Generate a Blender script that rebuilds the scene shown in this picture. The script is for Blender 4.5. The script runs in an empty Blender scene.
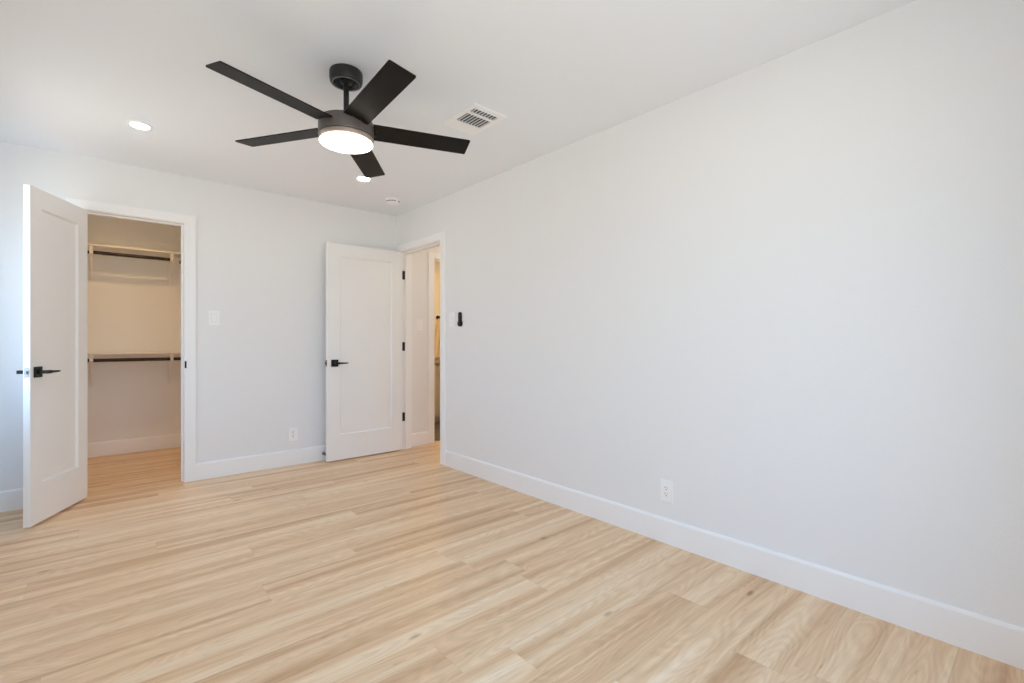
import bpy, bmesh, math, random
from mathutils import Vector, Matrix

random.seed(7)
scene = bpy.context.scene
COL = scene.collection
PI = math.pi

# ------------------------------------------------------------------ camera
cam_data = bpy.data.cameras.new('camera')
cam = bpy.data.objects.new('camera', cam_data)
COL.objects.link(cam)
cam.location = (0.0, 0.0, 1.11)
cam.rotation_euler = (math.radians(90), 0, math.radians(-41.2191))
cam_data.sensor_width = 36.0
cam_data.lens = 475.444 * 36.0 / 1024.0
cam_data.shift_y = 0.73 / 1024.0
cam_data.clip_start = 0.02
scene.camera = cam

# ------------------------------------------------------------------ exposure, sky
scene.view_settings.view_transform = 'Standard'
scene.view_settings.look = 'None'
scene.view_settings.gamma = 1.0
scene.view_settings.use_curve_mapping = False
scene.view_settings.exposure = -0.70
scene.cycles.max_bounces = 16
scene.cycles.diffuse_bounces = 12
scene.cycles.glossy_bounces = 4
scene.cycles.transparent_max_bounces = 12
scene.cycles.use_denoising = True
scene.cycles.caustics_reflective = False
scene.cycles.caustics_refractive = False

SKY_STRENGTH = 6.9
FAN_LAMP = 14.0
ROOM_LAMP = 42.0
CLOSET_LAMP = 430.0
HALL_FILL = 340.0  # strength of an unseen lamp added to lighten the hall wall
BATH_LAMP = 850.0
WARM = (1.0, 0.84, 0.66)
WARMER = (1.0, 0.62, 0.25)

world = bpy.data.worlds.new('sky')
scene.world = world
world.use_nodes = True
wn = world.node_tree
wn.nodes.clear()
w_out = wn.nodes.new('ShaderNodeOutputWorld')
w_bg = wn.nodes.new('ShaderNodeBackground')
w_tc = wn.nodes.new('ShaderNodeTexCoord')
w_sep = wn.nodes.new('ShaderNodeSeparateXYZ')
w_ramp = wn.nodes.new('ShaderNodeValToRGB')
w_map = wn.nodes.new('ShaderNodeMapRange')
w_map.inputs['From Min'].default_value = -1.0
w_map.inputs['From Max'].default_value = 1.0
els = w_ramp.color_ramp.elements
els[0].position = 0.0
els[0].color = (0.94, 0.90, 0.82, 1)
els[1].position = 1.0
els[1].color = (0.42, 0.72, 1.22, 1)
e = els.new(0.48); e.color = (0.95, 0.93, 0.87, 1)
e = els.new(0.52); e.color = (0.60, 0.87, 1.24, 1)
wn.links.new(w_tc.outputs['Generated'], w_sep.inputs[0])
wn.links.new(w_sep.outputs['Z'], w_map.inputs['Value'])
wn.links.new(w_map.outputs[0], w_ramp.inputs['Fac'])
wn.links.new(w_ramp.outputs['Color'], w_bg.inputs['Color'])
w_bg.inputs['Strength'].default_value = SKY_STRENGTH
wn.links.new(w_bg.outputs[0], w_out.inputs['Surface'])

# ------------------------------------------------------------------ room measures (metres)
XR, YB, ZC = 2.3785, 4.550, 2.4275        # right wall, back wall, ceiling
XL, YN = -0.56, -0.30                      # left wall, near wall (behind the camera)
TW = 0.12                                  # partition thickness
CX0, CX1, CZ = -0.075, 0.526, 2.050        # closet opening
EY0, EY1, EZ = 3.697, 4.455, 2.040         # entry opening in the right wall
CLX, CLY = 0.94, 6.140                     # closet right and back walls
HX0, HY0, HY1, HX1 = XR + TW, 3.48, 4.52, 4.40   # hall
BX0, BX1, BZ = 2.815, 3.53, 2.030          # bathroom opening in the hall wall
BRX0, BRX1, BRY0, BRY1 = 2.62, 4.60, HY1 + TW, 6.10
W1 = (3.22, 4.24, 0.72, 2.04)              # window in left wall  (y0,y1,z0,z1)
W2 = (-0.42, 1.48, 0.25, 2.08)             # window in near wall  (x0,x1,z0,z1)

# daylight portals standing in the two window openings
def portal(name, loc, rot, sx, sz):
    d = bpy.data.lights.new(name, 'AREA')
    d.shape = 'RECTANGLE'; d.size = sx; d.size_y = sz
    d.cycles.is_portal = True
    o = bpy.data.objects.new(name, d)
    COL.objects.link(o)
    o.location = loc; o.rotation_euler = rot
portal('daylight_portal', (XL - 0.13, (W1[0] + W1[1]) / 2, (W1[2] + W1[3]) / 2), (0, math.radians(-90), 0), W1[3] - W1[2], W1[1] - W1[0])
portal('daylight_portal', ((W2[0] + W2[1]) / 2, YN - 0.13, (W2[2] + W2[3]) / 2), (math.radians(90), 0, 0), W2[1] - W2[0], W2[3] - W2[2])

# ------------------------------------------------------------------ materials
def principled(name, color, rough=0.5, metal=0.0, spec=0.5):
    m = bpy.data.materials.new(name); m.use_nodes = True
    b = m.node_tree.nodes['Principled BSDF']
    b.inputs['Base Color'].default_value = (*color, 1)
    b.inputs['Roughness'].default_value = rough
    b.inputs['Metallic'].default_value = metal
    b.inputs['Specular IOR Level'].default_value = spec
    return m

def add_bump(m, scale, strength, distance=0.002, detail=3.0, kind='noise'):
    nt = m.node_tree; b = nt.nodes['Principled BSDF']
    geo = nt.nodes.new('ShaderNodeNewGeometry')
    t = nt.nodes.new('ShaderNodeTexNoise')
    t.inputs['Scale'].default_value = scale; t.inputs['Detail'].default_value = detail
    bp = nt.nodes.new('ShaderNodeBump')
    bp.inputs['Strength'].default_value = strength; bp.inputs['Distance'].default_value = distance
    nt.links.new(geo.outputs['Position'], t.inputs['Vector'])
    nt.links.new(t.outputs['Fac'], bp.inputs['Height'])
    nt.links.new(bp.outputs[0], b.inputs['Normal'])
    return m

def emissive(name, color, strength, base=(0.9, 0.9, 0.9)):
    m = principled(name, base, 0.4)
    b = m.node_tree.nodes['Principled BSDF']
    b.inputs['Emission Color'].default_value = (*color, 1)
    b.inputs['Emission Strength'].default_value = strength
    return m

M_WALL = add_bump(principled('wall_paint', (0.855, 0.857, 0.862), 0.75, spec=0.25), 130, 0.25, 0.002)
M_CEIL = add_bump(principled('ceiling_paint', (0.865, 0.892, 0.935), 0.85, spec=0.2), 110, 0.15, 0.0015)
M_TRIM = principled('trim_paint', (0.92, 0.92, 0.925), 0.38, spec=0.4)
M_DOOR = principled('door_paint', (0.89, 0.89, 0.885), 0.40, spec=0.4)
M_PLASTIC = principled('white_plastic', (0.93, 0.93, 0.935), 0.35)
M_GAP_SHADE = principled('gap_shade_grey', (0.60, 0.60, 0.61), 0.5)
M_GAP = principled('dark_slot', (0.02, 0.02, 0.02), 0.8)
M_BLACK = principled('black_metal', (0.012, 0.012, 0.013), 0.42, metal=0.4)
M_RUBBER = principled('black_rubber', (0.012, 0.012, 0.012), 0.8)
M_NICKEL = principled('satin_nickel', (0.36, 0.37, 0.38), 0.4, metal=0.8)
M_FAN = add_bump(principled('fan_bronze', (0.115, 0.098, 0.092), 0.45, metal=0.3), 240, 0.12, 0.001)
M_RING = principled('lamp_ring_bronze', (0.26, 0.215, 0.19), 0.4, metal=0.3)
M_CANOPY = principled('canopy_black', (0.022, 0.021, 0.020), 0.42, metal=0.3)
M_RIM = principled('canopy_groove', (0.30, 0.29, 0.28), 0.35, metal=0.8)
M_SHELF = principled('shelf_white', (0.80, 0.78, 0.75), 0.5)
M_BRACKET = principled('bracket_white', (0.84, 0.82, 0.79), 0.4)
M_ROD = principled('rod_bronze', (0.030, 0.017, 0.012), 0.4, metal=0.5)
M_DUCT_SHADE = principled('duct_shade', (0.035, 0.038, 0.045), 0.8)
M_SLAT = principled('louver_grey', (0.70, 0.71, 0.74), 0.45)
M_FANLENS = emissive('fan_lens', (1.0, 0.90, 0.78), FAN_LAMP)
M_LENS = emissive('lamp_lens', (1.0, 0.99, 0.96), ROOM_LAMP)
M_CLOSETLENS = emissive('closet_lens', WARMER, CLOSET_LAMP)
M_HALLFILL = emissive('hall_fill_lens', WARM, HALL_FILL)
M_BATHLENS = emissive('bath_lens', WARMER, BATH_LAMP)
M_VANITY = principled('vanity_paint', (0.62, 0.55, 0.46), 0.45)
M_STONE = principled('counter_stone', (0.30, 0.22, 0.16), 0.3)
M_TOWEL = add_bump(principled('towel_terry', (0.78, 0.68, 0.55), 0.95, spec=0.1), 300, 0.4, 0.003)

def glass_material():
    m = bpy.data.materials.new('window_glass'); m.use_nodes = True
    nt = m.node_tree; nt.nodes.clear()
    out = nt.nodes.new('ShaderNodeOutputMaterial')
    mix = nt.nodes.new('ShaderNodeMixShader')
    lw = nt.nodes.new('ShaderNodeLayerWeight')
    pw = nt.nodes.new('ShaderNodeMath'); pw.operation = 'POWER'; pw.inputs[1].default_value = 5.0
    fr = nt.nodes.new('ShaderNodeMath'); fr.operation = 'MULTIPLY_ADD'; fr.inputs[1].default_value = 0.90; fr.inputs[2].default_value = 0.03
    nt.links.new(lw.outputs['Facing'], pw.inputs[0]); nt.links.new(pw.outputs[0], fr.inputs[0])
    tr = nt.nodes.new('ShaderNodeBsdfTransparent'); tr.inputs['Color'].default_value = (0.95, 0.97, 0.97, 1)
    gl = nt.nodes.new('ShaderNodeBsdfGlossy'); gl.inputs['Roughness'].default_value = 0.02
    nt.links.new(fr.outputs[0], mix.inputs[0]); nt.links.new(tr.outputs[0], mix.inputs[1])
    nt.links.new(gl.outputs[0], mix.inputs[2]); nt.links.new(mix.outputs[0], out.inputs[0])
    return m
M_GLASS = glass_material()

class NT:
    """tiny helper to chain shader nodes"""
    def __init__(self, m): self.nt = m.node_tree
    def node(self, t, **kw):
        n = self.nt.nodes.new(t)
        for k, v in kw.items(): setattr(n, k, v)
        return n
    def link(self, a, b): self.nt.links.new(a, b)
    def put(self, sock, v):
        if isinstance(v, (int, float)): sock.default_value = v
        else: self.link(v, sock)
    def math(self, op, a, b=None, c=None, clamp=False):
        n = self.node('ShaderNodeMath', operation=op); n.use_clamp = clamp
        self.put(n.inputs[0], a)
        if b is not None: self.put(n.inputs[1], b)
        if c is not None: self.put(n.inputs[2], c)
        return n.outputs[0]
    def xyz(self, x, y, z=0.0):
        n = self.node('ShaderNodeCombineXYZ')
        for i, v in enumerate((x, y, z)): self.put(n.inputs[i], v)
        return n.outputs[0]
    def noise(self, vec, scale, detail=2.0, rough=0.5, dist=0.0):
        n = self.node('ShaderNodeTexNoise')
        self.link(vec, n.inputs['Vector'])
        n.inputs['Scale'].default_value = scale; n.inputs['Detail'].default_value = detail
        n.inputs['Roughness'].default_value = rough; n.inputs['Distortion'].default_value = dist
        return n.outputs['Fac']
    def ramp(self, fac, stops):
        n = self.node('ShaderNodeValToRGB'); e = n.color_ramp.elements
        while len(e) < len(stops): e.new(0.5)
        for i, (p, c) in enumerate(stops):
            e[i].position = p; e[i].color = (*c, 1) if len(c) == 3 else c
        self.link(fac, n.inputs['Fac'])
        return n.outputs['Color']
    def maprange(self, v, a, b, c, d):
        n = self.node('ShaderNodeMapRange'); n.clamp = True
        self.link(v, n.inputs['Value'])
        for k, x in zip(('From Min', 'From Max', 'To Min', 'To Max'), (a, b, c, d)): n.inputs[k].default_value = x
        return n.outputs[0]
    def mix(self, mode, fac, a, b):
        n = self.node('ShaderNodeMix', data_type='RGBA', blend_type=mode)
        self.put(n.inputs[0], fac)
        for s, v in ((n.inputs[6], a), (n.inputs[7], b)):
            if isinstance(v, tuple): s.default_value = (*v, 1)
            else: self.link(v, s)
        return n.outputs[2]

def plank_material():
    m = principled('oak_planks', (0.6, 0.45, 0.3), 0.42, spec=0.45)
    t = NT(m); b = m.node_tree.nodes['Principled BSDF']
    geo = t.node('ShaderNodeNewGeometry'); sep = t.node('ShaderNodeSeparateXYZ')
    t.link(geo.outputs['Position'], sep.inputs[0])
    x, y = sep.outputs['X'], sep.outputs['Y']
    PW, PL = 0.180, 1.50
    v = t.math('DIVIDE', t.math('ADD', y, 10.03), PW)
    row = t.math('FLOOR', v); fv = t.math('FRACT', v)
    w1 = t.node('ShaderNodeTexWhiteNoise', noise_dimensions='1D'); t.link(row, w1.inputs['W'])
    u = t.math('ADD', t.math('DIVIDE', t.math('ADD', x, 10.0), PL), t.math('MULTIPLY', w1.outputs['Value'], 7.0))
    colm = t.math('FLOOR', u); fu = t.math('FRACT', u)
    w2 = t.node('ShaderNodeTexWhiteNoise', noise_dimensions='2D'); t.link(t.xyz(colm, row), w2.inputs['Vector'])
    sc = t.node('ShaderNodeSeparateColor'); t.link(w2.outputs['Color'], sc.inputs[0])
    r1, r2, r3 = sc.outputs
    ox = t.math('MULTIPLY', r1, 37.0); oy = t.math('MULTIPLY', r2, 53.0)
    gx = t.math('ADD', x, ox); gy = t.math('ADD', y, oy)
    # broad light and tan bands that run the length of a plank
    band = t.noise(t.xyz(t.math('MULTIPLY', gx, 0.50), t.math('MULTIPLY', gy, 13.0), r3), 1.0, 4.0, 0.5, 0.5)
    base = t.ramp(band, [(0.30, (0.600, 0.370, 0.203)), (0.45, (0.775, 0.535, 0.328)), (0.58, (0.860, 0.645, 0.428)), (0.74, (0.915, 0.750, 0.560))])
    # cathedral figure: contour lines of a stretched noise
    fig = t.noise(t.xyz(t.math('MULTIPLY', gx, 1.3), t.math('MULTIPLY', gy, 7.0), 3.0), 1.0, 1.0, 0.4, 0.3)
    rings = t.math('SINE', t.math('MULTIPLY', fig, 130.0))
    rings = t.maprange(rings, -1.0, 1.0, 0.94, 1.03)
    # fine pores and streaks
    fine = t.noise(t.xyz(t.math('MULTIPLY', gx, 7.0), t.math('MULTIPLY', gy, 160.0), 0.0), 1.0, 4.0, 0.6, 0.2)
    fine = t.maprange(fine, 0.25, 0.75, 0.90, 1.07)
    streak = t.noise(t.xyz(t.math('MULTIPLY', gx, 2.6), t.math('MULTIPLY', gy, 48.0), 5.0), 1.0, 3.0, 0.6, 0.5)
    streak = t.maprange(streak, 0.60, 0.80, 1.0, 0.80)
    fleck = t.noise(t.xyz(t.math('MULTIPLY', gx, 11.0), t.math('MULTIPLY', gy, 75.0), 9.0), 1.0, 2.0, 0.5, 0.4)
    streak = t.math('MULTIPLY', streak, t.maprange(fleck, 0.66, 0.76, 1.0, 0.76))
    # scattered knots
    vor = t.node('ShaderNodeTexVoronoi'); vor.inputs['Scale'].default_value = 1.0
    t.link(t.xyz(t.math('MULTIPLY', gx, 2.6), t.math('MULTIPLY', gy, 7.0), 0.0), vor.inputs['Vector'])
    vs = t.node('ShaderNodeSeparateColor'); t.link(vor.outputs['Color'], vs.inputs[0])
    knot = t.maprange(vor.outputs['Distance'], 0.02, 0.10, 0.45, 1.0)
    knot = t.math('MAXIMUM', knot, t.math('LESS_THAN', vs.outputs[0], 0.50))
    tone = t.maprange(r2, 0.0, 1.0, 0.96, 1.02)
    k = t.math('MULTIPLY', t.math('MULTIPLY', rings, fine), t.math('MULTIPLY', t.math('MULTIPLY', streak, knot), tone))
    # seams
    ev = t.math('MULTIPLY', t.math('MINIMUM', fv, t.math('SUBTRACT', 1.0, fv)), PW)
    eu = t.math('MULTIPLY', t.math('MINIMUM', fu, t.math('SUBTRACT', 1.0, fu)), PL)
    edge = t.math('MINIMUM', ev, eu)
    seam = t.maprange(edge, 0.0003, 0.0014, 0.87, 1.0)
    k = t.math('MULTIPLY', k, seam)
    grey = t.node('ShaderNodeCombineColor')
    for i, pw in enumerate((0.85, 1.0, 1.2)): t.link(t.math('POWER', k, pw), grey.inputs[i])
    colr = t.mix('MULTIPLY', 1.0, base, grey.outputs[0])
    t.link(colr, b.inputs['Base Color'])
    t.link(t.maprange(fine, 0.90, 1.07, 0.46, 0.36), b.inputs['Roughness'])
    bp = t.node('ShaderNodeBump'); bp.inputs['Strength'].default_value = 0.12; bp.inputs['Distance'].default_value = 0.0015
    t.link(k, bp.inputs['Height']); t.link(bp.outputs[0], b.inputs['Normal'])
    return m
M_FLOOR = plank_material()

def blade_material():
    m = principled('blade_walnut', (0.03, 0.02, 0.018), 0.42, spec=0.16)
    t = NT(m); b = m.node_tree.nodes['Principled BSDF']
    tc = t.node('ShaderNodeTexCoord'); sep = t.node('ShaderNodeSeparateXYZ'); t.link(tc.outputs['Object'], sep.inputs[0])
    n = t.noise(t.xyz(t.math('MULTIPLY', sep.outputs['X'], 6.0), t.math('MULTIPLY', sep.outputs['Y'], 90.0), 0.0), 1.0, 3.0)
    t.link(t.ramp(n, [(0.3, (0.004, 0.003, 0.0025)), (0.7, (0.009, 0.006, 0.005))]), b.inputs['Base Color'])
    return m
M_BLADE = blade_material()

def tile_material():
    m = principled('patterned_tile', (0.5, 0.5, 0.5), 0.35)
    t = NT(m); b = m.node_tree.nodes['Principled BSDF']
    geo = t.node('ShaderNodeNewGeometry'); sep = t.node('ShaderNodeSeparateXYZ'); t.link(geo.outputs['Position'], sep.inputs[0])
    x, y = sep.outputs['X'], sep.outputs['Y']
    a = t.math('FRACT', t.math('MULTIPLY', t.math('ADD', x, y), 17.0))
    c = t.math('FRACT', t.math('MULTIPLY', t.math('SUBTRACT', x, y), 17.0))
    da = t.math('GREATER_THAN', t.math('ABSOLUTE', t.math('SUBTRACT', a, 0.5)), 0.43)
    dc = t.math('GREATER_THAN', t.math('ABSOLUTE', t.math('SUBTRACT', c, 0.5)), 0.43)
    k = t.math('MAXIMUM', da, dc)
    t.link(t.mix('MIX', k, (0.022, 0.020, 0.020), (0.50, 0.44, 0.40)), b.inputs['Base Color'])
    return m
M_TILE = tile_material()

# ------------------------------------------------------------------ mesh helpers
def box(bm, x0, x1, y0, y1, z0, z1, bevel=0.0, mat=None):
    vs = [bm.verts.new((x, y, z)) for x in (x0, x1) for y in (y0, y1) for z in (z0, z1)]
    idx = [(0, 1, 3, 2), (4, 6, 7, 5), (0, 4, 5, 1), (2, 3, 7, 6), (0, 2, 6, 4), (1, 5, 7, 3)]
    fs = [bm.faces.new([vs[i] for i in f]) for f in idx]
    if bevel > 0:
        es = {e for f in fs for e in f.edges}
        bmesh.ops.bevel(bm, geom=list(es), offset=bevel, segments=2, affect='EDGES', profile=0.5)

def lathe(bm, prof, c=(0, 0, 0), axis='Z', seg=48, close=True):
    """prof: list of (radius, height) along the axis"""
    rings = []
    for r, h in prof:
        ring = []
        for i in range(seg):
            a = 2 * PI * i / seg
            p = (r * math.cos(a), r * math.sin(a), h)
            if axis == 'X': p = (h, p[0], p[1])
            elif axis == 'Y': p = (p[1], h, p[0])
            ring.append(bm.verts.new((p[0] + c[0], p[1] + c[1], p[2] + c[2])))
        rings.append(ring)
    for a, b in zip(rings, rings[1:]):
        for i in range(seg):
            j = (i + 1) % seg
            bm.faces.new((a[i], a[j], b[j], b[i]))
    if close:
        bm.faces.new(list(reversed(rings[0]))); bm.faces.new(rings[-1])

def prism(bm, poly, x0, x1):
    """polygon in (y,z) extruded along x"""
    a = [bm.verts.new((x0, y, z)) for y, z in poly]
    b = [bm.verts.new((x1, y, z)) for y, z in poly]
    n = len(poly)
    bm.faces.new(list(reversed(a))); bm.faces.new(b)
    for i in range(n):
        j = (i + 1) % n
        bm.faces.new((a[i], a[j], b[j], b[i]))

def obj(name, bm, mat, parent=None, smooth=None, loc=None, rotz=None):
    bmesh.ops.recalc_face_normals(bm, faces=bm.faces[:])
    me = bpy.data.meshes.new(name)
    bm.to_mesh(me); bm.free()
    me.materials.append(mat)
    o = bpy.data.objects.new(name, me)
    COL.objects.link(o)
    if smooth:
        for p in me.polygons: p.use_smooth = True
        try:
            me.set_sharp_from_angle(angle=math.radians(smooth))
        except Exception:
            pass
    if parent: o.parent = parent
    if loc: o.location = loc
    if rotz is not None: o.rotation_euler = (0, 0, rotz)
    return o

def boxes(name, lst, mat, parent=None, bevel=0.0, **kw):
    bm = bmesh.new()
    for b in lst: box(bm, *b, bevel=bevel)
    return obj(name, bm, mat, parent, **kw)

def tag(o, label, cat=None, group=None, kind=None):
    if label: o['label'] = label
    if cat: o['category'] = cat
    if group: o['group'] = group
    if kind: o['kind'] = kind
    return o

def thing(name, label, cat, loc=(0, 0, 0), rotz=0.0, group=None, rot=None):
    o = bpy.data.objects.new(name, None); COL.objects.link(o)
    o.empty_display_size = 0.1
    o.location = loc; o.rotation_euler = rot if rot else (0, 0, rotz)
    return tag(o, label, cat, group)

def struct(name, lst, mat, label, cat, bevel=0.0):
    return tag(boxes(name, lst, mat, bevel=bevel), label, cat, kind='structure')

def dup(root, loc, label, rotz=None):
    """a copy of a thing, its parts and their sub-parts"""
    r = root.copy(); COL.objects.link(r)
    r.location = loc
    if rotz is not None: r.rotation_euler = (0, 0, rotz)
    r['label'] = label
    for ch in list(root.children):
        c = ch.copy(); COL.objects.link(c); c.parent = r
        for g in list(ch.children):
            d = g.copy(); COL.objects.link(d); d.parent = c
    return r

# ------------------------------------------------------------------ the shell
OUT = 0.14
struct('floor', [(XL - OUT, 4.7, YN - OUT, BRY1 + 0.12, -0.08, 0.0)], M_FLOOR, 'light oak plank floor running through bedroom, closet and hall', 'floor')
struct('floor_bathroom', [(BRX0, BRX1, HY1 + 0.075, BRY1, 0.0, 0.004)], M_TILE, 'black and white patterned tile floor of the bathroom', 'floor')
KX, KY, KH = 0.26, 5.25, 0.056       # square cut-out for the closet downlight can
struct('ceiling', [(XL - OUT, 4.7, YN - OUT, KY - KH, ZC, ZC + 0.08), (XL - OUT, 4.7, KY + KH, BRY1 + 0.12, ZC, ZC + 0.08),
    (XL - OUT, KX - KH, KY - KH, KY + KH, ZC, ZC + 0.08), (KX + KH, 4.7, KY - KH, KY + KH, ZC, ZC + 0.08)], M_CEIL, 'flat off white painted ceiling over the room', 'ceiling')

JT = 0.018   # jamb board thickness
struct('wall_back', [
    (XL, CX0 - JT, YB, YB + TW, 0, ZC), (CX1 + JT, XR + 0.001, YB, YB + TW, 0, ZC),
    (CX0 - JT, CX1 + JT, YB, YB + TW, CZ + JT, ZC)], M_WALL, 'white back wall with the closet doorway in it', 'wall')
struct('wall_right', [
    (XR, XR + TW, YN, EY0 - JT, 0, ZC), (XR, XR + TW, EY1 + JT, YB + TW, 0, ZC),
    (XR, XR + TW, EY0 - JT, EY1 + JT, EZ + JT, ZC)], M_WALL, 'long blank white wall on the right with the hall doorway', 'wall')
struct('wall_left', [
    (XL - OUT, XL, YN - OUT, W1[0], 0, ZC), (XL - OUT, XL, W1[1], CLY + TW, 0, ZC),
    (XL - OUT, XL, W1[0], W1[1], 0, W1[2]), (XL - OUT, XL, W1[0], W1[1], W1[3], ZC)], M_WALL, 'white wall on the left with a window near the closet door', 'wall')
struct('wall_near', [
    (XL, W2[0], YN - OUT, YN, 0, ZC), (W2[1], XR + TW, YN - OUT, YN, 0, ZC),
    (W2[0], W2[1], YN - OUT, YN, 0, W2[2]), (W2[0], W2[1], YN - OUT, YN, W2[3], ZC)], M_WALL, 'white wall behind the camera with a window', 'wall')
struct('wall_closet_back', [(XL, CLX + 0.1, CLY, CLY + TW, 0, ZC)], M_WALL, 'white back wall of the closet behind the shelves', 'wall')
struct('wall_closet_right', [(CLX, CLX + 0.1, YB + TW, CLY, 0, ZC)], M_WALL, 'white right side wall inside the closet', 'wall')
struct('wall_hall_far', [
    (HX0, BX0 - JT, HY1, HY1 + TW, 0, ZC), (BX1 + JT, HX1 + 0.2, HY1, HY1 + TW, 0, ZC),
    (BX0 - JT, BX1 + JT, HY1, HY1 + TW, BZ + JT, ZC)], M_WALL, 'white hall wall with light switch seen through the entry doorway', 'wall')
struct('wall_hall_near', [(HX0, HX1, HY0 - 0.1, HY0, 0, ZC)], M_WALL, 'white hall wall on the near side, out of sight', 'wall')
struct('wall_hall_end', [(HX1, HX1 + 0.1, HY0 - 0.1, HY1, 0, ZC)], M_WALL, 'white wall closing the far end of the hall', 'wall')
struct('wall_bathroom_back', [(BRX0 - 0.1, BRX1 + 0.1, BRY1, BRY1 + 0.1, 0, ZC)], M_WALL, 'bathroom back wall behind the hanging towel', 'wall')
struct('wall_bathroom_left', [(BRX0 - 0.1, BRX0, BRY0, BRY1, 0, ZC)], M_WALL, 'left wall of the bathroom', 'wall')
struct('wall_bathroom_right', [(BRX1, BRX1 + 0.1, BRY0, BRY1, 0, ZC)], M_WALL, 'right wall of the bathroom', 'wall')

# ------------------------------------------------------------------ door casings and jambs
CW, CT, RV = 0.075, 0.016, 0.004
def casing_frame(name, a0, a1, ztop, face, depth, along, label, sides=(1, 1)):
    """doorway trim; along='x': opening a0..a1 in a wall whose room face is y=face, depth goes to +y;
       along='y': wall room face x=face, depth to +x"""
    L = []
    d0, d1 = face, face + depth
    # jamb liners and head
    L += [(a0 - JT, a0, d0 - 0.002, d1 + 0.002, 0, ztop + JT), (a1, a1 + JT, d0 - 0.002, d1 + 0.002, 0, ztop + JT), (a0, a1, d0 - 0.002, d1 + 0.002, ztop, ztop + JT)]
    # stop bead
    s0 = d0 + 0.042; s1 = s0 + 0.034
    L += [(a0, a0 + 0.011, s0, s1, 0, ztop), (a1 - 0.011, a1, s0, s1, 0, ztop), (a0 + 0.011, a1 - 0.011, s0, s1, ztop - 0.011, ztop)]
    bm = bmesh.new()
    for (p0, p1, q0, q1, z0, z1) in L:
        if along == 'x': box(bm, p0, p1, q0, q1, z0, z1, bevel=0.0008)
        else: box(bm, q0, q1, p0, p1, z0, z1, bevel=0.0008)
    # casings on both faces
    for k, (f0, f1) in enumerate(((d0 - CT, d0), (d1, d1 + CT))):
        if not sides[k]: continue
        for (p0, p1, z0, z1) in ((a0 - RV - CW, a0 - RV, 0, ztop + RV + CW - 0.009), (a1 + RV, a1 + RV + CW, 0, ztop + RV + CW - 0.009), (a0 - RV, a1 + RV, ztop + RV, ztop + RV + CW - 0.009)):
            if along == 'x': box(bm, p0, p1, f0, f1, z0, z1, bevel=0.002)
            else: box(bm, f0, f1, p0, p1, z0, z1, bevel=0.002)
    return tag(obj(name, bm, M_TRIM), label, 'door trim', kind='structure')

trim_closet = casing_frame('trim_1', CX0, CX1, CZ, YB, TW, 'x', 'white flat casing and jamb around the closet doorway')
trim_entry = casing_frame('trim_2', EY0, EY1, EZ, XR, TW, 'y', 'white flat casing and jamb around the hall doorway', sides=(1, 0))
trim_bath = casing_frame('trim_3', BX0, BX1, BZ, HY1, TW, 'x', 'white casing around the bathroom doorway in the hall')
boxes('strike_plate', [(CX1 + 0.0045, CX1 + 0.0165, YB - 0.0205, YB - 0.0165, 0.905, 0.960)], M_BLACK, trim_closet, bevel=0.001)['label'] = 'black strike plate on the casing'

# ------------------------------------------------------------------ baseboards
BH, BT = 0.137, 0.014
def baseboard(name, p, q, n, label):
    """from p to q along the wall foot, n = unit normal into the room"""
    bm = bmesh.new()
    p = Vector((*p, 0)); q = Vector((*q, 0)); n = Vector((*n, 0))
    prof = [(0, 0), (BT, 0), (BT, BH - 0.012), (BT - 0.004, BH - 0.004), (BT - 0.008, BH), (0, BH)]
    a = [bm.verts.new(p + n * d + Vector((0, 0, z))) for d, z in prof]
    b = [bm.verts.new(q + n * d + Vector((0, 0, z))) for d, z in prof]
    bm.faces.new(a); bm.faces.new(list(reversed(b)))
    for i in range(len(prof)):
        j = (i + 1) % len(prof)
        bm.faces.new((a[i], b[i], b[j], a[j]))
    return tag(obj(name, bm, M_TRIM), label, 'baseboard', kind='structure')
cl, cr = CX0 - RV - CW, CX1 + RV + CW
baseboard('baseboard_right', (XR, YN), (XR, EY0 - RV - CW), (-1, 0), 'white baseboard along the long right wall')
baseboard('baseboard_back', (cr, YB), (XR, YB), (0, -1), 'white baseboard on the back wall between closet and entry door')
baseboard('baseboard_back_left', (XL, YB), (cl, YB), (0, -1), 'white baseboard on the back wall left of the closet door')
baseboard('baseboard_left', (XL, YN), (XL, YB - BT), (1, 0), 'white baseboard along the left wall')
baseboard('baseboard_near', (XL + BT, YN), (XR - BT, YN), (0, 1), 'white baseboard on the wall behind the camera')
baseboard('baseboard_closet_back', (XL, CLY), (CLX, CLY), (0, -1), 'white baseboard at the back of the closet')
baseboard('baseboard_closet_right', (CLX, YB + TW), (CLX, CLY - BT), (-1, 0), 'white baseboard on the right side of the closet')
baseboard('baseboard_hall', (HX0 + 0.004, HY1), (BX0 - RV - CW, HY1), (0, -1), 'white baseboard of the hall wall beyond the entry doorway')
baseboard('baseboard_bathroom', (BRX0, BRY1), (BRX1, BRY1), (0, -1), 'white baseboard at the bathroom back wall')

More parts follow.
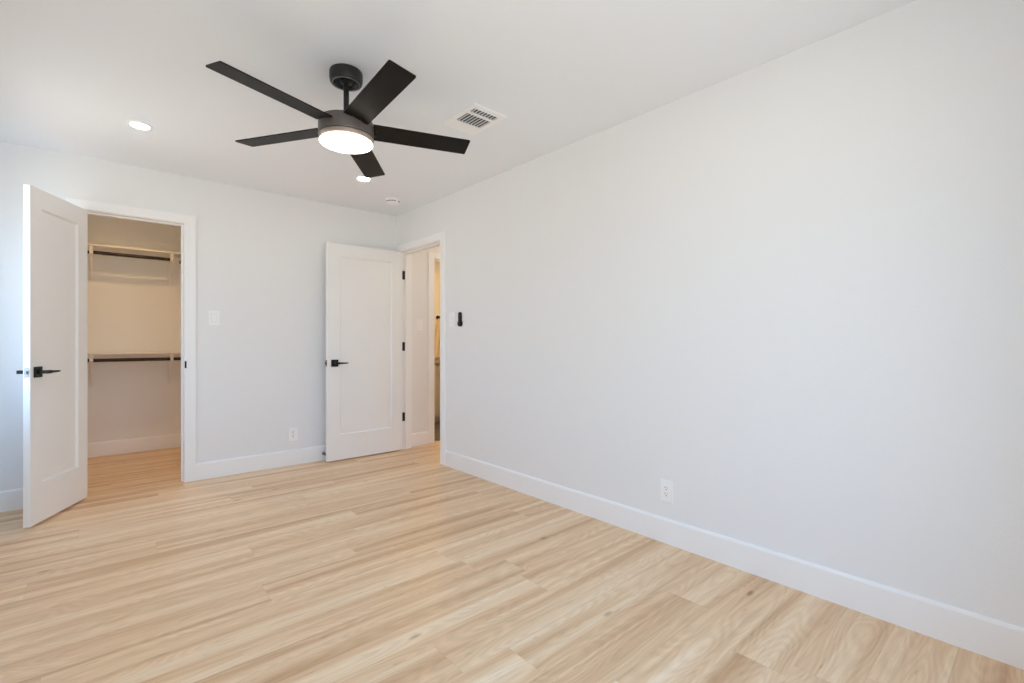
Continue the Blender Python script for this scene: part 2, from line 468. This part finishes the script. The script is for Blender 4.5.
# ------------------------------------------------------------------ windows (left wall and behind the camera)
def window(name, w, h, loc, rotz, label):
    """local: x along the wall, y outward, z up; origin at the sill's inner corner"""
    root = thing(name, label, 'window', loc, rotz); root['kind'] = 'structure'
    f = 0.045
    boxes('window_frame', [(0, f, 0.05, 0.12, 0, h), (w - f, w, 0.05, 0.12, 0, h), (f, w - f, 0.05, 0.12, 0, f), (f, w - f, 0.05, 0.12, h - f, h),
                           (w / 2 - 0.025, w / 2 + 0.025, 0.055, 0.115, f, h - f)], M_TRIM, root, bevel=0.002)
    boxes('pane', [(f, w / 2 - 0.025, 0.082, 0.086, f, h - f)], M_GLASS, root)
    boxes('pane', [(w / 2 + 0.025, w - f, 0.082, 0.086, f, h - f)], M_GLASS, root)
    boxes('window_sill', [(-0.03, w + 0.03, -0.025, -0.0005, -0.02, 0.012), (0.001, w - 0.001, -0.0005, 0.05, 0.0005, 0.012)], M_TRIM, root, bevel=0.002)
    return root
window('window_1', W1[1] - W1[0], W1[3] - W1[2], (XL, W1[0], W1[2]), math.radians(90), 'white framed two pane window in the left wall beside the closet door')
window('window_2', W2[1] - W2[0], W2[3] - W2[2], (W2[1], YN, W2[2]), math.radians(180), 'white framed two pane window behind the camera')

# ------------------------------------------------------------------ doors
def door(name, W, Z0, Z1, loc, rotz, panel, hx, hz, latch_mat, label, pin_back):
    """local x: free edge (0) to hinge edge (W); y: visible face (0) to T; the leaf is the root mesh"""
    T, RD, SL = 0.035, 0.012, 0.010
    px0, px1, pz0, pz1 = panel
    bm = bmesh.new()
    def ring(y, x0, x1, z0, z1): return [bm.verts.new((x, y, z)) for x, z in ((x0, z0), (x1, z0), (x1, z1), (x0, z1))]
    def strip(a, b):
        for i in range(4):
            j = (i + 1) % 4
            bm.faces.new((a[i], a[j], b[j], b[i]))
    outer = []
    for s, y in ((1, 0.0), (-1, T)):
        o0 = ring(y, 0.0015, W - 0.0015, Z0, Z1)
        p0 = ring(y, px0, px1, pz0, pz1)
        p1 = ring(y + s * RD * 0.35, px0 + 0.003, px1 - 0.003, pz0 + 0.003, pz1 - 0.003)
        p2 = ring(y + s * RD, px0 + SL, px1 - SL, pz0 + SL, pz1 - SL)
        strip(o0, p0); strip(p0, p1); strip(p1, p2); bm.faces.new(p2)
        e0 = ring(y + s * 0.0015, 0, W, Z0, Z1)
        strip(o0, e0); outer.append(e0)
    strip(outer[0], outer[1])
    leaf = obj(name, bm, M_DOOR, loc=loc, rotz=rotz)
    tag(leaf, label, 'door', kind='structure')
    # lever handles, one each side
    for s, y in ((-1, 0.0), (1, T)):
        hb = bmesh.new()
        y0, y1 = sorted((y, y + s * 0.009))
        box(hb, hx - 0.0325, hx + 0.0325, y0, y1, hz - 0.0325, hz + 0.0325, bevel=0.0015)
        h = obj('door_handle', hb, M_BLACK, leaf); h['label'] = 'black lever handle on a square rose'
        nb = bmesh.new()
        prof = [(0.0125, 0), (0.0125, s * 0.012), (0.0105, s * 0.014), (0.0105, s * 0.050)]
        lathe(nb, prof, (hx, y + s * 0.009, hz), 'Y', 24)
        obj('neck', nb, M_BLACK, h, smooth=40)
        lb = bmesh.new()
        yc = y + s * 0.054
        pts = [(-0.012, 0.0105), (0.02, 0.0105), (0.034, 0.0080), (0.106, 0.0050)]
        ra, rb = [], []
        secs = []
        for dx, hh in pts:
            secs.append([lb.verts.new((hx + dx, yc + yy, hz + zz)) for yy, zz in ((-0.006, -hh), (0.006, -hh), (0.006, hh), (-0.006, hh))])
        for a, b in zip(secs, secs[1:]):
            for i in range(4):
                j = (i + 1) % 4
                lb.faces.new((a[i], a[j], b[j], b[i]))
        lb.faces.new(secs[0]); lb.faces.new(list(reversed(secs[-1])))
        bmesh.ops.bevel(lb, geom=lb.edges[:], offset=0.0012, segments=1, affect='EDGES')
        obj('lever', lb, M_BLACK, h)
    lp = boxes('latch_plate', [(-0.0012, 0.002, T / 2 - 0.0125, T / 2 + 0.0125, hz - 0.029, hz + 0.029)], latch_mat, leaf, bevel=0.0004)
    boxes('latch_bolt', [(-0.011, -0.001, T / 2 - 0.006, T / 2 + 0.006, hz - 0.009, hz + 0.009)], latch_mat, lp, bevel=0.002)
    # hinges
    for z in (Z0 + 0.325, (Z0 + Z1) / 2 + 0.045, Z1 - 0.225):
        hb = bmesh.new()
        box(hb, W - 0.001, W + 0.0018, 0.004, T, z - 0.0445, z + 0.0445)
        lathe(hb, [(0.0065, z - 0.0445), (0.0065, z + 0.0445)], (W + 0.004, T + 0.006, 0), 'Z', 16)
        if pin_back:
            box(hb, W + 0.016, W + 0.062, pin_back - 0.003, pin_back - 0.0002, z - 0.0445, z + 0.0445, bevel=0.0008)
            box(hb, W + 0.001, W + 0.018, T + 0.001, T + 0.006, z - 0.0445, z + 0.0445)
        obj('hinge', hb, M_BLACK, leaf)['label'] = 'black butt hinge'
    return leaf

# closet door, swung out towards the left wall
ax = Vector((0.249, 0.52)); Lc = ax.length; ang_c = math.atan2(ax.y, ax.x)
door('door_1', Lc, 0.014, 2.044, (-0.291, 4.0, 0), ang_c, (0.100, Lc - 0.108, 0.252, 1.925), 0.060, 0.930, M_NICKEL,
     'white single panel closet door standing open at the left', None)
# entry door, folded back against the back wall
door('door_2', 0.764, 0.012, 2.030, (1.598, 4.400, 0), 0.0, (0.120, 0.650, 0.246, 1.917), 0.070, 0.916, M_BLACK,
     'white single panel entry door open against the back wall', EY1 - 4.400)

ds = thing('door_stop', 'small black tipped doorstop on the baseboard behind the entry door', 'doorstop', (1.613, YB - BT, 0.065))
b = bmesh.new(); lathe(b, [(0.015, 0.0), (0.015, -0.004), (0.006, -0.006), (0.006, -0.050)], (0, 0, 0), 'Y', 20); obj('stop_rod', b, M_NICKEL, ds, smooth=40)
b = bmesh.new(); lathe(b, [(0.009, -0.048), (0.0105, -0.052), (0.0105, -0.070), (0.008, -0.073)], (0, 0, 0), 'Y', 20); obj('rubber_tip', b, M_RUBBER, ds, smooth=40)

# ------------------------------------------------------------------ ceiling fan
FX, FY = 0.9200, 2.2780
fan = thing('ceiling_fan', 'black five blade ceiling fan with round lit lamp under its motor', 'ceiling fan', (FX, FY, ZC))
def fz(z): return z - ZC
b = bmesh.new()
lathe(b, [(0.0745, 0.0), (0.0765, -0.003), (0.0775, -0.010), (0.0775, -0.038), (0.0755, -0.047), (0.0745, -0.052), (0.072, -0.056), (0.069, -0.058)], seg=64, close=False)
lathe(b, [(0.069, -0.058), (0.061, -0.0575), (0.056, -0.046), (0.050, -0.040), (0.020, -0.038), (0.001, -0.038)], seg=64, close=False)
canopy = obj('canopy', b, M_CANOPY, fan, smooth=35)
b = bmesh.new(); lathe(b, [(0.0650, -0.0570), (0.0642, -0.0592), (0.0618, -0.0592), (0.0605, -0.0560)], seg=64, close=False)
obj('canopy_rim', b, M_RIM, canopy, smooth=50)['label'] = 'grey rim under the canopy'
b = bmesh.new()
lathe(b, [(0.030, -0.040), (0.028, -0.052), (0.0132, -0.060), (0.0132, fz(2.205)), (0.016, fz(2.200)), (0.020, fz(2.190)), (0.021, fz(2.168))], seg=32)
drod = obj('downrod', b, M_CANOPY, fan, smooth=40)
b = bmesh.new()
lathe(b, [(0.060, fz(2.181)), (0.110, fz(2.180)), (0.124, fz(2.176)), (0.1275, fz(2.170)), (0.1280, fz(2.160)), (0.1280, fz(2.106)), (0.1265, fz(2.103)), (0.02, fz(2.103))], seg=72)
housing = obj('motor_housing', b, M_FAN, fan, smooth=30)
b = bmesh.new()
lathe(b, [(0.122, fz(2.102)), (0.1265, fz(2.1000)), (0.1270, fz(2.098)), (0.1250, fz(2.092)), (0.1195, fz(2.082)), (0.1150, fz(2.0785)), (0.02, fz(2.0785))], seg=72)
lring = obj('lamp_ring', b, M_RING, fan, smooth=30)
b = bmesh.new()
lathe(b, [(0.112, fz(2.0800)), (0.1185, fz(2.0790)), (0.1225, fz(2.0760)), (0.1225, fz(2.0725)), (0.1190, fz(2.0695)), (0.1080, fz(2.0675)), (0.09, fz(2.0665)), (0.05, fz(2.0650)), (0.004, fz(2.0645))], seg=72)
ldiff = obj('lamp_diffuser', b, M_FANLENS, fan, smooth=50); ldiff['label'] = 'glowing white round diffuser'
# five square tipped blades, pitched 11 degrees, hub plane a touch out of level
PITCH = math.radians(-11.1); BZ0 = 2.1465; RT, BWD = 0.606, 0.118; TX, TY = -0.0176, -0.0318
tilt = Vector((0, 0, 1)).rotation_difference(Vector((-TX, -TY, 1)).normalized()).to_matrix().to_4x4()
ball = Matrix.Translation((0, 0, -0.045)) @ tilt @ Matrix.Translation((0, 0, 0.045))
drod.matrix_basis = Matrix.Translation((0, 0, -0.045)) @ Vector((0, 0, 1)).rotation_difference(Vector((0.0055, 0.0170, 0.24)).normalized()).to_matrix().to_4x4() @ Matrix.Translation((0, 0, 0.045))
for part in (housing, lring, ldiff): part.location = (-0.0055, -0.0170, 0)
def blade_mesh():
    bm = bmesh.new()
    th = 0.0055; hw = BWD / 2; c = 0.006
    r0 = 0.122
    out = [(r0, -hw), (RT - c, -hw), (RT - c * 0.3, -hw + c * 0.3), (RT, -hw + c), (RT, hw - c), (RT - c * 0.3, hw - c * 0.3), (RT - c, hw), (r0, hw)]
    a = [bm.verts.new((x, y, -th / 2)) for x, y in out]
    d = [bm.verts.new((x, y, th / 2)) for x, y in out]
    bm.faces.new(list(reversed(a))); bm.faces.new(d)
    for i in range(len(out)):
        j = (i + 1) % len(out)
        bm.faces.new((a[i], a[j], d[j], d[i]))
    return bm
def bracket_mesh():
    bm = bmesh.new()
    box(bm, 0.085, 0.150, -0.028, 0.028, 0.003, 0.009, bevel=0.001)
    for yy in (-0.018, 0.018):
        lathe(bm, [(0.005, -0.006), (0.005, -0.0028)], (0.138, yy, 0), 'Z', 12)
    return bm
blade0 = None
for k in range(5):
    a = math.radians(-20.15 - 144 + 72 * k)
    mw = Matrix.Translation((-0.0010, -0.0090, 0)) @ ball @ Matrix.Translation((0, 0, fz(BZ0))) @ Matrix.Rotation(a, 4, 'Z') @ Matrix.Rotation(PITCH, 4, 'X')
    if blade0 is None:
        blade0 = obj('blade', blade_mesh(), M_BLADE, fan)
        bk0 = obj('blade_bracket', bracket_mesh(), M_CANOPY, blade0)
        bl = blade0
    else:
        bl = blade0.copy(); COL.objects.link(bl); bl.parent = fan
        bk = bk0.copy(); COL.objects.link(bk); bk.parent = bl
    bl.matrix_basis = mw

# ------------------------------------------------------------------ recessed lights
def recessed(x, y, lens, label, group, r=0.052):
    t = thing('recessed_light', label, 'ceiling light', (x, y, ZC), 0, group)
    b = bmesh.new()
    lathe(b, [(r + 0.012, 0.0), (r + 0.0115, -0.003), (r + 0.006, -0.006), (r, -0.0065), (r - 0.004, -0.004), (r - 0.004, 0.0)], seg=48, close=False)
    obj('trim_ring', b, M_PLASTIC, t, smooth=40)
    b = bmesh.new(); lathe(b, [(r - 0.003, -0.0015), (r - 0.0035, -0.0050), (0.002, -0.0050)], seg=48)
    obj('lens', b, lens, t, smooth=30)
    return t
recessed(0.203, 3.661, M_LENS, 'lit round recessed ceiling light above the closet door', 'recessed lights in the bedroom ceiling')
recessed(1.622, 3.663, M_LENS, 'lit round recessed ceiling light just past the lowest fan blade', 'recessed lights in the bedroom ceiling')
recessed(0.203, 0.860, M_LENS, 'recessed ceiling light on the window side, out of view above the camera', 'recessed lights in the bedroom ceiling')
recessed(1.622, 0.860, M_LENS, 'recessed ceiling light near the long wall, out of view above the camera', 'recessed lights in the bedroom ceiling')
can = thing('recessed_light', 'warm recessed can light in the closet ceiling', 'ceiling light', (KX, KY, ZC), 0, 'recessed lights beyond the bedroom')
b = bmesh.new()
lathe(b, [(0.085, 0.0), (0.084, -0.004), (0.060, -0.005), (0.055, -0.003), (0.055, 0.040), (0.080, 0.041), (0.080, 0.0)], seg=48, close=False)
obj('trim_ring', b, M_PLASTIC, can, smooth=40)
b = bmesh.new(); lathe(b, [(0.0545, 0.0300), (0.0545, 0.0250), (0.002, 0.0245)], seg=48); obj('lens', b, M_CLOSETLENS, can, smooth=30)
recessed(3.30, 4.00, M_HALLFILL, 'unseen recessed light added to brighten the hall', 'recessed lights beyond the bedroom')  # added fitting, out of sight, put in for its light on the hall
recessed(3.35, 5.25, M_BATHLENS, 'warm recessed light in the bathroom ceiling', 'recessed lights beyond the bedroom')

# ------------------------------------------------------------------ ceiling vent and smoke detector
VX, VY = 1.688, 2.268
vent = thing('ceiling_vent', 'white rectangular ceiling air vent with dark louvers beside the fan', 'air vent', (VX, VY, ZC))
vx0, vx1, vy0, vy1 = -0.118, 0.118, -0.164, 0.164
ox0, ox1 = -0.088, 0.086
b1y, b2y = (-0.124, -0.078), (-0.053, 0.055)
bm = bmesh.new()
q = 0.004
for args in ((vx0 + q, vx1 - q, vy0 + q, b1y[0]), (vx0 + q, vx1 - q, b2y[1], vy1 - q), (vx0 + q, ox0, b1y[0], b2y[1]), (ox1, vx1 - q, b1y[0], b2y[1]), (ox0, ox1, b1y[1], b2y[0])):
    box(bm, *args, -0.0062, -0.0005)
# raised rim
for args in ((vx0, vx1, vy0, vy0 + 0.008), (vx0, vx1, vy1 - 0.008, vy1), (vx0, vx0 + 0.008, vy0 + 0.008, vy1 - 0.008), (vx1 - 0.008, vx1, vy0 + 0.008, vy1 - 0.008)):
    box(bm, *args, -0.0045, 0.0)
obj('frame', bm, M_PLASTIC, vent)
boxes('duct_shade_plate', [(ox0 - 0.004, ox1 + 0.004, b1y[0] - 0.004, b2y[1] + 0.004, -0.0018, -0.0002)], M_DUCT_SHADE, vent)['label'] = 'dark plate standing in for the shaded duct behind the louvers'  # flat plate on the solid ceiling, coloured as the shaded duct inside
for (y0, y1), tiltd in ((b1y, 1), (b2y, 1)):
    bm = bmesh.new(); n = 8
    for i in range(n):
        xc = ox0 + (i + 0.5) * (ox1 - ox0) / n
        a = math.radians(62); xc -= 0.0035
        dx, dz = 0.0038 * math.cos(a), 0.0038 * math.sin(a)
        vs = [(xc - dx, -0.0056 - dz), (xc + dx, -0.0056 + dz), (xc + dx + 0.0075, -0.0056 + dz), (xc - dx + 0.0075, -0.0056 - dz)]
        p = [bm.verts.new((x, y0, z)) for x, z in vs]; q = [bm.verts.new((x, y1, z)) for x, z in vs]
        bm.faces.new(p); bm.faces.new(list(reversed(q)))
        for i2 in range(4):
            j2 = (i2 + 1) % 4
            bm.faces.new((p[i2], p[j2], q[j2], q[i2]))
    obj('louver_bank', bm, M_SLAT, vent)['label'] = 'bank of grey louver slats'

sm = thing('smoke_detector', 'round white smoke detector on the ceiling near the far corner', 'smoke detector', (2.066, 4.030, ZC), math.radians(-70))
b = bmesh.new(); lathe(b, [(0.070, 0.0), (0.070, -0.010), (0.067, -0.013)], seg=48); obj('base', b, M_PLASTIC, sm, smooth=40)
b = bmesh.new(); lathe(b, [(0.062, -0.013), (0.064, -0.016), (0.063, -0.030), (0.056, -0.037), (0.040, -0.040), (0.002, -0.041)], seg=48); cov = obj('cover', b, M_PLASTIC, sm, smooth=40)
for i in range(18):
    if i % 6 == 5: continue
    bm = bmesh.new()
    a0 = 2 * PI * (i + 0.12) / 18; a1 = 2 * PI * (i + 0.88) / 18
    vs = []
    for r, z in ((0.0646, -0.020), (0.0642, -0.028)):
        for a in (a0, (a0 + a1) / 2, a1): vs.append(bm.verts.new((r * math.cos(a), r * math.sin(a), z)))
    bm.faces.new((vs[0], vs[1], vs[4], vs[3])); bm.faces.new((vs[1], vs[2], vs[5], vs[4]))
    obj('vent_slot', bm, M_GAP, cov)

# ------------------------------------------------------------------ switches and outlets (local: x along wall, y into the room = -y, z up)
def plate(t, w=0.076, h=0.121):
    bm = bmesh.new(); box(bm, -w / 2, w / 2, -0.006, 0.0, -h / 2, h / 2, bevel=0.0022)
    return obj('cover_plate', bm, M_PLASTIC, t)
def switch(loc, rotz, label):
    t = thing('light_switch', label, 'light switch', loc, rotz, 'white wall switches')
    plate(t)
    bm = bmesh.new()
    vs = []
    poly = [(-0.0055, -0.033), (-0.0115, -0.033), (-0.0068, 0.0), (-0.0080, 0.033), (-0.0055, 0.033)]
    prism(bm, poly, -0.0165, 0.0165)
    obj('rocker', bm, M_PLASTIC, t)
    boxes('rocker_gap_shade', [(-0.0180, 0.0180, -0.0066, -0.0050, -0.0345, 0.0345)], M_GAP_SHADE, t)  # shade of the recess line around the rocker, drawn as a grey strip
    return t
def outlet(loc, rotz, label):
    t = thing('electrical_outlet', label, 'outlet', loc, rotz, 'white wall outlets')
    plate(t)
    bm = bmesh.new(); box(bm, -0.0165, 0.0165, -0.0085, -0.0055, -0.0335, 0.0335, bevel=0.0008)
    r = obj('receptacle', bm, M_PLASTIC, t)
    for zc in (0.017, -0.017):
        boxes('slot', [(-0.0078, -0.0052, -0.0088, -0.0080, zc - 0.0005, zc + 0.0085)], M_GAP, r)
        boxes('slot', [(0.0052, 0.0072, -0.0088, -0.0080, zc + 0.0005, zc + 0.0080)], M_GAP, r)
        bm = bmesh.new(); lathe(bm, [(0.0030, -0.0088), (0.0030, -0.0080)], (0, 0, zc - 0.0075), 'Y', 12)
        obj('ground_hole', bm, M_GAP, r)
    return t
RW = math.radians(-90)   # right wall faces -x
switch((0.732, YB, 1.309), 0.0, 'white light switch on the back wall right of the closet')
switch((XR, 3.523, 1.312), RW, 'white light switch on the right wall beside the remote')
switch((2.632, HY1, 1.296), 0.0, 'white light switch on the hall wall through the doorway')
outlet((1.347, YB, 0.278), 0.0, 'white wall outlet low on the back wall beside the entry door')
outlet((XR, 1.414, 0.287), RW, 'white wall outlet low on the long right wall')

# fan remote in its wall holder
hold = thing('remote_holder', 'round black holder cup on the right wall under the remote', 'remote holder', (XR, 3.386, 1.272), RW)
bm = bmesh.new()
lathe(bm, [(0.0265, -0.004), (0.0275, -0.002), (0.0275, 0.0)], (0, 0, 0), 'Y', 32)
obj('back_plate', bm, M_BLACK, hold, smooth=40)
bm = bmesh.new()
lathe(bm, [(0.022, -0.022), (0.0250, -0.020), (0.0255, -0.004)], (0, 0, 0), 'Y', 32)
obj('cup', bm, M_BLACK, hold, smooth=40)
rem = thing('remote_control', 'slim black fan remote standing in its holder on the right wall', 'remote control', (XR, 3.386, 1.325), RW)
bm = bmesh.new()
n = 24; pts = []
for i in range(n):
    a = 2 * PI * i / n
    pts.append((0.0185 * math.cos(a), 0.0185 * math.sin(a) + (0.027 if math.sin(a) >= 0 else -0.035)))
fr = [bm.verts.new((x * 0.9, -0.019, z * 0.97)) for x, z in pts]; md = [bm.verts.new((x, -0.016, z)) for x, z in pts]; bk = [bm.verts.new((x, -0.004, z)) for x, z in pts]
bm.faces.new(fr); bm.faces.new(list(reversed(bk)))
for A, B in ((fr, md), (md, bk)):
    for i in range(n):
        j = (i + 1) % n
        bm.faces.new((A[i], A[j], B[j], B[i]))
obj('body', bm, M_RUBBER, rem, smooth=40)
M_BUTTON = principled('button_grey', (0.09, 0.085, 0.08), 0.5)
for zc in (0.030, 0.014, -0.002, -0.018):
    bm = bmesh.new(); lathe(bm, [(0.0055, -0.0212), (0.0062, -0.0204), (0.0062, -0.0185)], (0, 0, zc), 'Y', 16)
    obj('button', bm, M_BUTTON, rem, smooth=40)

# ------------------------------------------------------------------ closet: shelves, rods, brackets
SF, SB = 5.845, CLY
def shelf(name, lst, label):
    return tag(boxes(name, lst, M_SHELF, bevel=0.0012), label, 'shelf', 'closet shelves')
ZU, ZL = 2.003, 0.994     # undersides
shelf('closet_shelf', [(XL, CLX, SF, SB, ZU, ZU + 0.018)], 'long white upper shelf across the back of the closet')
shelf('closet_shelf', [(0.655, CLX, YB + TW, SF - 0.001, ZU, ZU + 0.018)], 'white upper shelf along the closet right side wall')
shelf('closet_shelf', [(XL, CLX, SF, SB, ZL, ZL + 0.016)], 'long white lower shelf across the back of the closet')
def rod(x0, x1, y0, y1, z, axis, label):
    bm = bmesh.new(); L = (x1 - x0) if axis == 'X' else (y1 - y0)
    lathe(bm, [(0.0135, 0), (0.0162, 0.002), (0.0162, L - 0.002), (0.0135, L)], (0, 0, 0), axis, 24)
    o = obj('hanging_rod', bm, M_ROD, smooth=40, loc=(x0, y0, z))
    return tag(o, label, 'closet rod', 'closet hanging rods')
RY = 5.872
rod(XL, 0.594, RY, RY, 1.9430, 'X', 'dark bronze hanging rod under the long upper closet shelf')
rod(0.655, 0.655, YB + TW, 5.875, 1.9230, 'Y', 'dark bronze rod end at the right edge of the closet doorway')
rod(XL, CLX, RY, RY, 0.9420, 'X', 'dark bronze hanging rod under the lower closet shelf')

def bracket_mesh2(rod_drop):
    """profile in y (0 at wall, negative to the front), z (0 = shelf underside)"""
    bm = bmesh.new(); h = 0.014
    box(bm, -h, h, -0.005, -0.0005, -0.330, -0.0005, bevel=0.0008)          # wall leg
    box(bm, -h, h, -0.285, -0.005, -0.005, -0.0005, bevel=0.0008)           # shelf arm
    # diagonal brace, curved
    def sweep(pts, hx, th):
        prev = None
        for i, (y, z) in enumerate(pts):
            y0, z0 = pts[max(i - 1, 0)]; y1, z1 = pts[min(i + 1, len(pts) - 1)]
            t = Vector((y1 - y0, z1 - z0)).normalized(); nn = Vector((-t.y, t.x)) * th / 2
            ring = [bm.verts.new((x, y + s * nn.x, z + s * nn.y)) for x, s in ((-hx, -1), (hx, -1), (hx, 1), (-hx, 1))]
            if prev:
                for k in range(4):
                    bm.faces.new((prev[k], prev[(k + 1) % 4], ring[(k + 1) % 4], ring[k]))
            else: bm.faces.new(ring)
            prev = ring
        bm.faces.new(list(reversed(prev)))
    sweep([(-0.238, -0.006), (-0.215, -0.040), (-0.150, -0.115), (-0.075, -0.200), (-0.025, -0.262), (-0.004, -0.300)], 0.007, 0.007)
    # hook that cradles the rod
    yc, zc, R = -(CLY - RY), -rod_drop, 0.0200
    hook = [(yc - R - 0.001, -0.005)] + [(yc + R * math.cos(a), zc + R * math.sin(a)) for a in [PI + i * (PI / 10) for i in range(0, 11)]]
    sweep(hook, 0.013, 0.005)
    return bm
def bracket(x, zs, drop, label, first={}):
    key = drop
    if key not in first:
        o = obj('shelf_bracket', bracket_mesh2(drop), M_BRACKET); first[key] = o
    else:
        o = first[key].copy(); COL.objects.link(o)
    o.location = (x, CLY, zs); o.rotation_euler = (0, 0, 0)
    return tag(o, label, 'bracket', 'closet shelf brackets')
du, dl = ZU - 1.9430, ZL - 0.9420
bracket(-0.030, ZU, du, 'white metal bracket under the upper closet shelf, beside the open door')
bracket(0.578, ZU, du, 'white metal bracket under the upper closet shelf, near the doorway right jamb')
bracket(-0.030, ZL, dl, 'white metal bracket under the lower closet shelf, beside the open door')
bracket(0.578, ZL, dl, 'white metal bracket under the lower closet shelf, near the doorway right jamb')

# ------------------------------------------------------------------ bathroom glimpse: vanity, towel on a hook
VF = 5.55; VXa, VXb = 3.05, 4.40
van = thing('bathroom_vanity', 'beige bathroom vanity with dark countertop seen through two doorways', 'vanity', (VXa, BRY1, 0.004))
W_ = VXb - VXa; D_ = BRY1 - VF
boxes('cabinet_body', [(0.0, W_, -D_ + 0.02, -0.016, 0.085, 0.795)], M_VANITY, van, bevel=0.001)
boxes('toe_kick', [(0.03, W_ - 0.03, -D_ + 0.07, -0.03, 0.0, 0.085)], M_VANITY, van)
boxes('countertop', [(-0.012, W_ + 0.012, -D_ - 0.008, -0.001, 0.797, 0.832)], M_STONE, van, bevel=0.003)
for i in range(3):
    x0 = 0.01 + i * (W_ - 0.02) / 3 + 0.003; x1 = 0.01 + (i + 1) * (W_ - 0.02) / 3 - 0.003
    boxes('drawer', [(x0, x1, -D_, -D_ + 0.019, 0.675, 0.785)], M_VANITY, van, bevel=0.0015)
    bm = bmesh.new(); r = 0.055
    for a in ((x0, x0 + r, 0.095, 0.660), (x1 - r, x1, 0.095, 0.660), (x0 + r, x1 - r, 0.095, 0.095 + r), (x0 + r, x1 - r, 0.660 - r, 0.660)):
        box(bm, a[0], a[1], -D_, -D_ + 0.019, a[2], a[3])
    box(bm, x0 + r, x1 - r, -D_ + 0.009, -D_ + 0.019, 0.095 + r, 0.660 - r)
    obj('cabinet_door', bm, M_VANITY, van)
hk = thing('towel_hook', 'black hook on the bathroom wall above the towel', 'towel hook', (3.862, BRY1, 1.480))
b = bmesh.new(); lathe(b, [(0.030, 0.0), (0.030, -0.006), (0.028, -0.008)], (0, 0, 0), 'Y', 28); obj('rose', b, M_BLACK, hk, smooth=40)
b = bmesh.new(); lathe(b, [(0.009, -0.006), (0.009, -0.050), (0.016, -0.056), (0.018, -0.064), (0.012, -0.070)], (0, 0, 0), 'Y', 24); obj('peg', b, M_BLACK, hk, smooth=40)
bm = bmesh.new()
NU, NV = 33, 28
grid = []
for j in range(NV):
    v = j / (NV - 1); z = 1.472 - v * 0.60
    w = 0.030 + 0.125 * min(1.0, v * 1.9) ** 0.8
    rowv = []
    for i in range(NU):
        u = i / (NU - 1) * 2 - 1
        fold = 0.016 * math.sin(u * 9.0 + 1.5 * v) * min(1, 0.35 + v * 2) + 0.006 * math.sin(u * 21 + 4 * v)
        rowv.append(bm.verts.new((3.862 + u * w + 0.012 * math.sin(5 * v), BRY1 - 0.040 - 0.012 * (1 - u * u) + fold, z - 0.02 * abs(u) * (1 - v))))
    grid.append(rowv)
for a, c in zip(grid, grid[1:]):
    for i in range(NU - 1): bm.faces.new((a[i], a[i + 1], c[i + 1], c[i]))
tow = obj('bath_towel', bm, M_TOWEL, smooth=60)
sol = tow.modifiers.new('thickness', 'SOLIDIFY'); sol.thickness = 0.006
tag(tow, 'cream towel hanging in folds from the black bathroom hook', 'towel')
